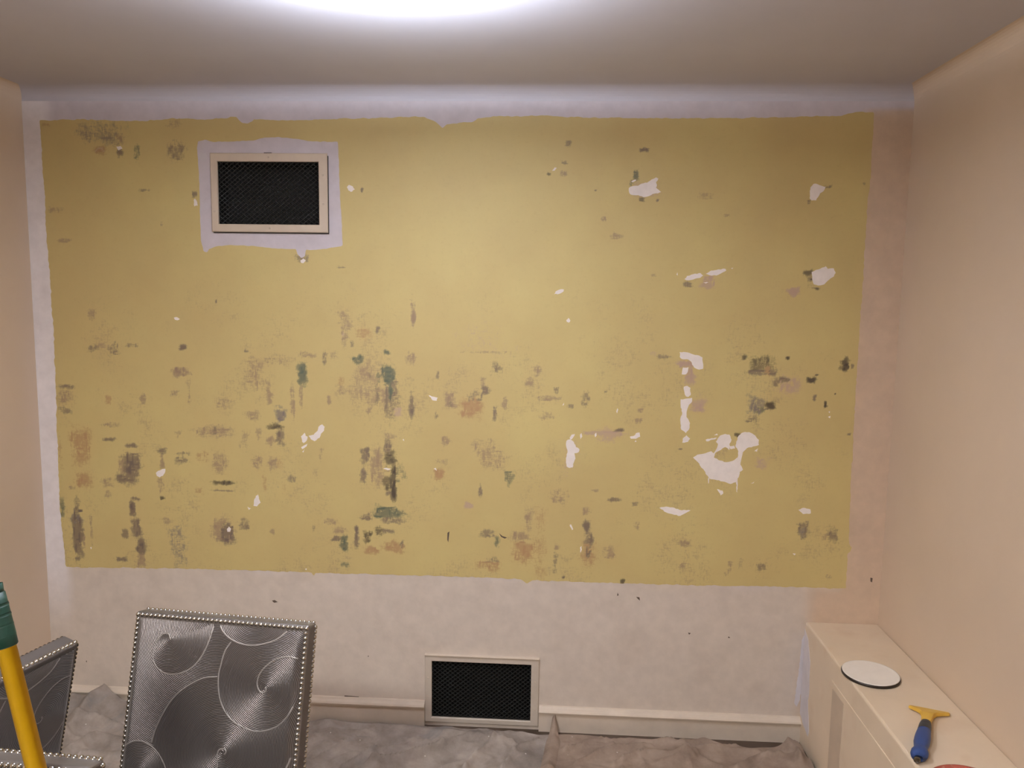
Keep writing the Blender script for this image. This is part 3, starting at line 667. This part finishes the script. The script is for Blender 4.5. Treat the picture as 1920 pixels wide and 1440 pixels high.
fw = t.noise(600, 2, .5); f2 = t.noise(9, 3, .5)
col = t.mix(wn, lin(86, 81, 79), lin(130, 125, 125)); col = t.mix(t.math('MULTIPLY', f2, .35), col, lin(104, 97, 92))
t.set(Base_Color=col, Roughness=.40, Metallic=.8); t.b.inputs['Sheen Weight'].default_value = .2
t.bump(t.math('ADD', t.math('MULTIPLY', wn, .8), t.math('MULTIPLY', fw, .25)), .9, .0008)
M['satin'] = t.m
M['ribbon'] = plain('pale_woven_line', lin(160, 155, 153), .42, .6)
M['fabric'] = plain('grey_satin_plain', lin(120, 114, 110), .45, .7)
def puff(a, b):
    e_ = max(0, min(1, min(a+CW/2-.012, CW/2-.012-a, .2)/.012))
    return (.002+.011*(1-math.exp(-max(0, b-.014)/.045)))*math.sqrt(e_*.9+.1*(e_ > 0))
def swirl_panel(front):
    st_ = .004; x = np.arange(-CW/2+.012, CW/2-.012+st_, st_); s_ = np.arange(.014, BL_-.05, st_); vs = []
    for a in x:
        for b in s_: vs.append(bpt(a, b, -puff(a, b)) if front else bpt(-a, b, CT+puff(a, b)))
    k = len(s_); fs = [(i*k+j, i*k+j+1, (i+1)*k+j+1, (i+1)*k+j) for i in range(len(x)-1) for j in range(k-1)]
    I, J = np.meshgrid(np.arange(len(x)-1), np.arange(k-1), indexing='ij'); I = I.ravel(); J = J.ravel()
    mo = motifs(x[I]+st_/2, s_[J]+st_/2); cen = np.array([tuple(c) for c in CEN])[mo]
    ring = np.stack([np.hypot(x[I+di]-cen[:, 0], s_[J+dj]-cen[:, 1]) for di, dj in ((0, 0), (0, 1), (1, 1), (1, 0))], -1).ravel()
    return vs, fs, ring
def ribbon_mesh(front):
    vs, fs = [], []
    for c in curves:
        prev = None
        for i, p in enumerate(c):
            if not (-CW/2+.014 < p.x < CW/2-.014 and .016 < p.y < BL_-.055): prev = None; continue
            d = (c[min(i+1, len(c)-1)]-c[max(i-1, 0)]).normalized(); n = Vector((-d.y, d.x))*.0017
            b = len(vs)
            for sg, dd in ((-1, .0002), (0, .0009), (1, .0002)):
                q = p+n*sg; dd += puff(q.x, q.y); vs.append(bpt(q.x, q.y, -dd) if front else bpt(-q.x, q.y, CT+dd))
            if prev is not None:
                for k in (0, 1): fs.append((prev+k, prev+k+1, b+k+1, b+k))
            prev = b
    return vs, fs
def nail_mesh(rows, r=.0053):
    vs, fs = [], []
    for pos, nrm in rows:
        n = Vector(nrm).normalized(); a = n.orthogonal().normalized(); b = n.cross(a); base = len(vs)
        for lv in range(3):
            th = lv*math.pi/6.3
            for k in range(8):
                w_ = 2*math.pi*k/8; vs.append(Vector(pos)+(a*math.cos(w_)+b*math.sin(w_))*r*math.cos(th)+n*r*.8*math.sin(th))
        vs.append(Vector(pos)+n*r*.8)
        for lv in range(2):
            for k in range(8): fs.append((base+lv*8+k, base+lv*8+(k+1) % 8, base+(lv+1)*8+(k+1) % 8, base+(lv+1)*8+k))
        for k in range(8): fs.append((base+16+k, base+16+(k+1) % 8, base+24))
    return vs, fs
def make_chair(label):
    e = empty('dining_chair', label, 'chair', group='grey upholstered dining chairs with nailhead trim')
    bm = bmesh.new(); box(bm, (-CW/2, 0, -BL_), (CW/2, CT, 0), .006, 3)
    for v in bm.verts: v.co = bpt(v.co.x, -v.co.z, v.co.y)
    back = from_bm('backrest', bm, M['fabric'], e); back['label'] = 'grey satin backrest with swirl pattern'
    for fr in (True, False):
        vs, fs, ring = swirl_panel(fr); o = obj('swirl_panel', vs, fs, M['satin'], back, True)
        a_ = o.data.attributes.new('ring', 'FLOAT', 'CORNER'); a_.data.foreach_set('value', np.array(ring, np.float32))
        vs, fs = ribbon_mesh(fr); o = obj('swirl_lines', vs, fs, M['ribbon'], back, True); o['kind'] = 'stuff'
    sp = .0113; nt = int((CW-.012)/sp); ns = int((BL_-.06)/sp)
    front_top = [(bpt(-CW/2+.006+(CW-.012)*k/nt, .007, -.0002), BN) for k in range(nt+1)]
    back_top = [(bpt(-CW/2+.006+(CW-.012)*k/nt, -.0002, CT-.006), BK) for k in range(nt+1)]
    rows = [('nailhead_trim', front_top), ('nailhead_trim', back_top)]
    for sgn in (-1, 1):
        rows.append(('nailhead_trim', [(bpt(sgn*(CW/2-.007), .018+sp*k, -.0002), BN) for k in range(ns)]))
        rows.append(('nailhead_trim', [(bpt(sgn*(CW/2+.0002), .010+sp*k, CT-.006), (sgn, 0, 0)) for k in range(ns)]))
    for nm, rr in rows:
        vs, fs = nail_mesh(rr); o = obj(nm, vs, fs, M['nail'], back, True); o['kind'] = 'stuff'; o['label'] = 'row of chrome nailheads'
    bm = bmesh.new(); box(bm, (-CW/2, -.30, .36), (CW/2, .125, .49), .02, 3); from_bm('seat', bm, M['fabric'], e)
    bm = bmesh.new(); box(bm, (-CW/2+.01, -.285, .31), (CW/2-.01, .12, .362), .005, 2); from_bm('seat_rail', bm, M['fabric'], e)
    for sx in (-1, 1):
        for (yt, yb) in ((-.265, -.265), (.10, .16)):
            bm = bmesh.new(); box(bm, (-.02, -.02, 0), (.02, .02, .312))
            for v in bm.verts:
                f = 1-v.co.z/.312; v.co.x = v.co.x*(1-.35*f)+sx*(CW/2-.032); v.co.y = v.co.y*(1-.35*f)+yt+(yb-yt)*f
            from_bm('leg', bm, M['wood'], e)
    return e
def copy_tree(o, parent=None):
    c = o.copy(); COL.objects.link(c); c.parent = parent
    for ch in [x for x in ALL if x.parent == o]: copy_tree(ch, c)
    return c
ch1 = make_chair('grey satin swirl-patterned dining chair facing out from the low vent, whole front of backrest showing')
ALL = list(COL.objects)
ch1.location = c1_loc; ch1.rotation_euler.z = C1_RZ
ch2 = copy_tree(ch1); ch2['label'] = 'grey dining chair turned with its back sideways, behind the yellow pole'
pa, pb = Vector((-1.083, 1.645, 0)), Vector((-1.132, 1.456, 0)); dv = (pa-pb).normalized()
k2 = .98; rz2 = math.atan2(dv.y, dv.x)-math.pi; mid = pa - dv*CW*k2/2
# its outer back shows: local back face is at +y, so turn local +y to face the right of the room
rz2 = math.atan2(dv.y, dv.x) - math.pi
nrm2 = Matrix.Rotation(rz2, 3, 'Z') @ Vector((0, 1, 0))
if nrm2.x < 0: rz2 += math.pi; nrm2 = -nrm2
ch2.scale = (k2, k2, k2); ch2.rotation_euler.z = rz2
topb = Vector((0, (TOPF-BN*CT).y*k2, 0)); off = Matrix.Rotation(rz2, 3, 'Z') @ topb
ch2.location = (mid.x-off.x, mid.y-off.y, 0)
ch3 = copy_tree(ch1); ch3['label'] = 'grey dining chair with the yellow pole leaning against its backrest edge'
rz3 = math.radians(-3.2); ch3.rotation_euler.z = rz3
e3 = Vector((-.748, 1.142, 0)); mid3 = e3 - Matrix.Rotation(rz3, 3, 'Z') @ Vector((CW/2, 0, 0)); ch3.location = place_from_top(mid3, rz3)

# ------------------------------------------------------------------ yellow pole with green grip, leaning on the chair
def at_depth(px, py, d): return CAMP + ray(px, py)*(d/FPX)
p_lo = at_depth(59, 1405, 1.218); p_hi = at_depth(-15, 1105, 1.218); dirp = (p_hi-p_lo).normalized()
foot = p_lo - dirp*(p_lo.z/dirp.z); RP = .0141
pole = empty('extension_pole', 'yellow extension pole with dark green grip leaning against a grey chair', 'pole', foot)
L_tot = (p_hi-foot).length
grip0 = (at_depth(12, 1213, 1.218)-foot).length
vs, fs = tube([dirp*s for s in (.012, .02, grip0+.02)], [RP, RP, RP], 24); obj('shaft', vs, fs, M['yellow_pole'], pole, True)
gp = [(grip0, .0158), (grip0+.002, .0178), (grip0+.02, .0182), (grip0+.04, .0178), (grip0+.06, .0176), (grip0+.085, .017), (grip0+.10, .0165), (L_tot-.012, .0155), (L_tot-.004, .0125), (L_tot, .008)]
vs, fs = tube([dirp*s for s, r in gp], [r*.965 for s, r in gp], 24); grip = obj('grip', vs, fs, M['green_grip'], pole, True); grip['label'] = 'dark green ribbed grip'
for s in (.018, .034, .05, .066):
    vs, fs = tube([dirp*(grip0+s-.003), dirp*(grip0+s), dirp*(grip0+s+.003)], [.0170, .0177, .0170], 24); obj('grip_rib', vs, fs, M['green_grip'], grip, True)
vs, fs = tube([dirp*s for s in (.0, .003, .03)], [.011, .0165, .0165], 20); obj('foot_cap', vs, fs, M['green_grip'], pole, True)

# ------------------------------------------------------------------ things on the ledge
lidc = (on_level(1578, 1262, LZ)+on_level(1687, 1272, LZ))/2
lid = empty('can_lid', 'round white paint can lid with dark rim lying on the peach ledge', 'lid', (lidc.x, lidc.y, LZ+.0003))
RL = .093
vs, fs = lathe([(RL-.006, 0), (RL, .001), (RL+.0005, .006), (RL-.001, .0085), (RL-.004, .0095)], 64); obj('rim', vs, fs, M['rim'], lid, True)
vs, fs = lathe([(RL-.003, .0088), (RL-.0022, .0112), (RL-.006, .0122), (RL-.012, .0108), (RL-.02, .0104)], 64); obj('lid_top', vs, fs, M['lid'], lid, True)

h0 = on_level(1704, 1319, LZ+.012); h1 = on_level(1782, 1334, LZ+.012); hd = (h1-h0); hw = hd.length; hd.normalize()
tail = on_level(1722, 1424, LZ+.016); hm = (h0+h1)/2
body = (tail-hm); body.z = 0; blen = body.length; body.normalize()
scr = empty('scraper', 'small hand scraper with yellow head and blue rubber handle on the ledge', 'scraper', (hm.x, hm.y, LZ))
def SL(a, b, z):   # a along the head, b towards the handle end
    v = Vector((hd.x, hd.y, 0))*a + body*b; return (v.x, v.y, z)
# head: flat flared T in plan, thick at the neck
plan = [(-hw/2, 0), (hw/2, 0), (hw/2, .018), (hw*.33, .030), (hw*.19, .042), (.0150, .062), (.0135, .115), (-.0135, .115), (-.0150, .062), (-hw*.20, .040), (-hw*.31, .028), (-hw/2, .016)]
bm = bmesh.new()
lo = [bm.verts.new(SL(a, b, .003+.006*min(1, b/.06))) for a, b in plan]; hi = [bm.verts.new(SL(a*.97, b+.001, .009+.017*min(1, b/.06))) for a, b in plan]
n = len(plan); bm.faces.new(lo); bm.faces.new(hi[::-1])
for k in range(n): bm.faces.new((lo[k], lo[(k+1) % n], hi[(k+1) % n], hi[k]))
bmesh.ops.bevel(bm, geom=[e for e in bm.edges], offset=.0016, segments=2, affect='EDGES')
bmesh.ops.triangulate(bm, faces=[x for x in bm.faces if len(x.verts) > 4])
head = from_bm('head', bm, M['yplastic'], scr); head['label'] = 'yellow plastic T-shaped head'
bm = bmesh.new(); vv = [SL(-hw/2+.001, -.006, .001), SL(hw/2-.001, -.006, .001), SL(hw/2-.001, .010, .0035), SL(-hw/2+.001, .010, .0035), SL(-hw/2+.001, -.006, .002), SL(hw/2-.001, -.006, .002), SL(hw/2-.001, .010, .0055), SL(-hw/2+.001, .010, .0055)]
bv = [bm.verts.new(v) for v in vv]
for f in ((0, 1, 2, 3), (4, 5, 6, 7), (0, 1, 5, 4), (1, 2, 6, 5), (2, 3, 7, 6), (3, 0, 4, 7)): bm.faces.new([bv[i] for i in f])
from_bm('blade', bm, M['steel'], scr)
def sec(b, wa, hz, zc, a0=0):
    return [SL(a0+wa*math.cos(q*math.pi/8)*abs(math.cos(q*math.pi/8))**-.2 if abs(math.cos(q*math.pi/8)) > 1e-6 else a0, b, zc+hz*math.sin(q*math.pi/8)) for q in range(16)]
def loft(name, secs, mat, parent):
    vs = [p for s in secs for p in s]; k = 16; fs = [(i*k+q, i*k+(q+1) % k, (i+1)*k+(q+1) % k, (i+1)*k+q) for i in range(len(secs)-1) for q in range(k)]
    fs += [tuple(range(k)), tuple(reversed(range((len(secs)-1)*k, len(secs)*k)))]
    o = obj(name, vs, fs, mat, parent, True); return o
B = blen
o = loft('grip_collar', [sec(B*.365, .008, .009, .020), sec(B*.38, .0145, .015, .020), sec(B*.44, .0170, .0170, .0205), sec(B*.56, .0185, .0180, .021)], M['blackband'], scr)
o = loft('handle_grip', [sec(B*.53, .0178, .0172, .021), sec(B*.58, .0192, .0185, .0215), sec(B*.66, .0212, .019, .022), sec(B*.74, .0212, .019, .022), sec(B*.80, .0185, .0175, .0205),
                         sec(B*.835, .0165, .0155, .019), sec(B*.86, .019, .016, .0185), sec(B*.89, .0225, .017, .0185), sec(B*.93, .0228, .017, .0185), sec(B*.965, .019, .015, .0175), sec(B*.985, .011, .009, .016)], M['blue'], scr)
o['label'] = 'blue rubber handle grip'
loft('end_cap', [sec(B*.965, .0085, .0085, .0125, -.003), sec(B*.998, .009, .008, .012, -.003), sec(B*1.012, .005, .005, .0115, -.003)], M['steel'], scr)

rb = on_level(1788, 1433, LZ+.035)
tub = empty('round_tub', 'round brick-red tub standing on the ledge past the scraper handle', 'tub', (rb.x, rb.y-.108, LZ+.0003))
vs, fs = lathe([(.098, 0), (.101, .004), (.103, .028)], 64); obj('body', vs, fs, M['redlid'], tub, True)
vs, fs = lathe([(.105, .024), (.108, .026), (.108, .034), (.105, .0365), (.100, .0355), (.096, .032), (.02, .031)], 64); obj('lid', vs, fs, M['redlid'], tub, True)

# ------------------------------------------------------------------ ceiling lights (fixtures carry the light; ceiling halo and rear lamp are added)
def lamp_mat(name, c, s):
    t = NT(name); t.set(Base_Color=(.9, .9, .9, 1), Roughness=.4); t.b.inputs['Emission Color'].default_value = c; t.b.inputs['Emission Strength'].default_value = s
    n = t.noise(20, 2); r = t.n('ShaderNodeMapRange', i_Value=n); r.inputs[3].default_value = s*.97; r.inputs[4].default_value = s*1.03
    t.link(r.outputs[0], t.b.inputs['Emission Strength']); return t.m
def ceiling_lamp(x, y, r, c, s, up, label):
    e = empty('ceiling_light', label, 'light', (x, y, CEIL))
    vs, fs = lathe([(.06, 0), (.06, -.012), (.055, -.016), (.012, -.016), (.012, -.072)], 32); obj('canopy', vs, fs, M['trim'], e, True)
    prof = [(.02, -.068), (r*.6, -.070), (r*.985, -.074)]
    vs, fs = lathe(prof, 40); o = obj('added_halo_ring', vs, fs, lamp_mat('added_halo_glow', (c[0]*.86, c[1]*.92, c[2], 1), up), e, True); o['label'] = 'upper glow added to put a halo on the ceiling'  # upward glow added to imitate lens bloom on the ceiling
    vs, fs = lathe([(r*.985, -.074), (r+.004, -.075), (r+.004, -.0815), (r, -.083)], 40); obj('rim', vs, fs, M['trim'], e, True)
    prof = [(r, -.083), (r*.93, -.086), (r*.75, -.088), (r*.4, -.090), (.002, -.091)]
    vs, fs = lathe(prof, 40); obj('diffuser', vs, fs, lamp_mat('lamp_diffuser', c, s), e, True)
    return e
ceiling_lamp(-.41, 1.72, .14, (.92, .94, 1, 1), LAMP_MAIN, ADDED_HALO, 'cool white disc ceiling light glowing above the yellow wall')
ceiling_lamp(-.75, -.40, .15, (.98, .955, .915, 1), ADDED_REAR, 15.0, 'unseen warm white disc ceiling light added at the rear to brighten the lower walls')  # unseen rear lamp, added to lift the lower walls
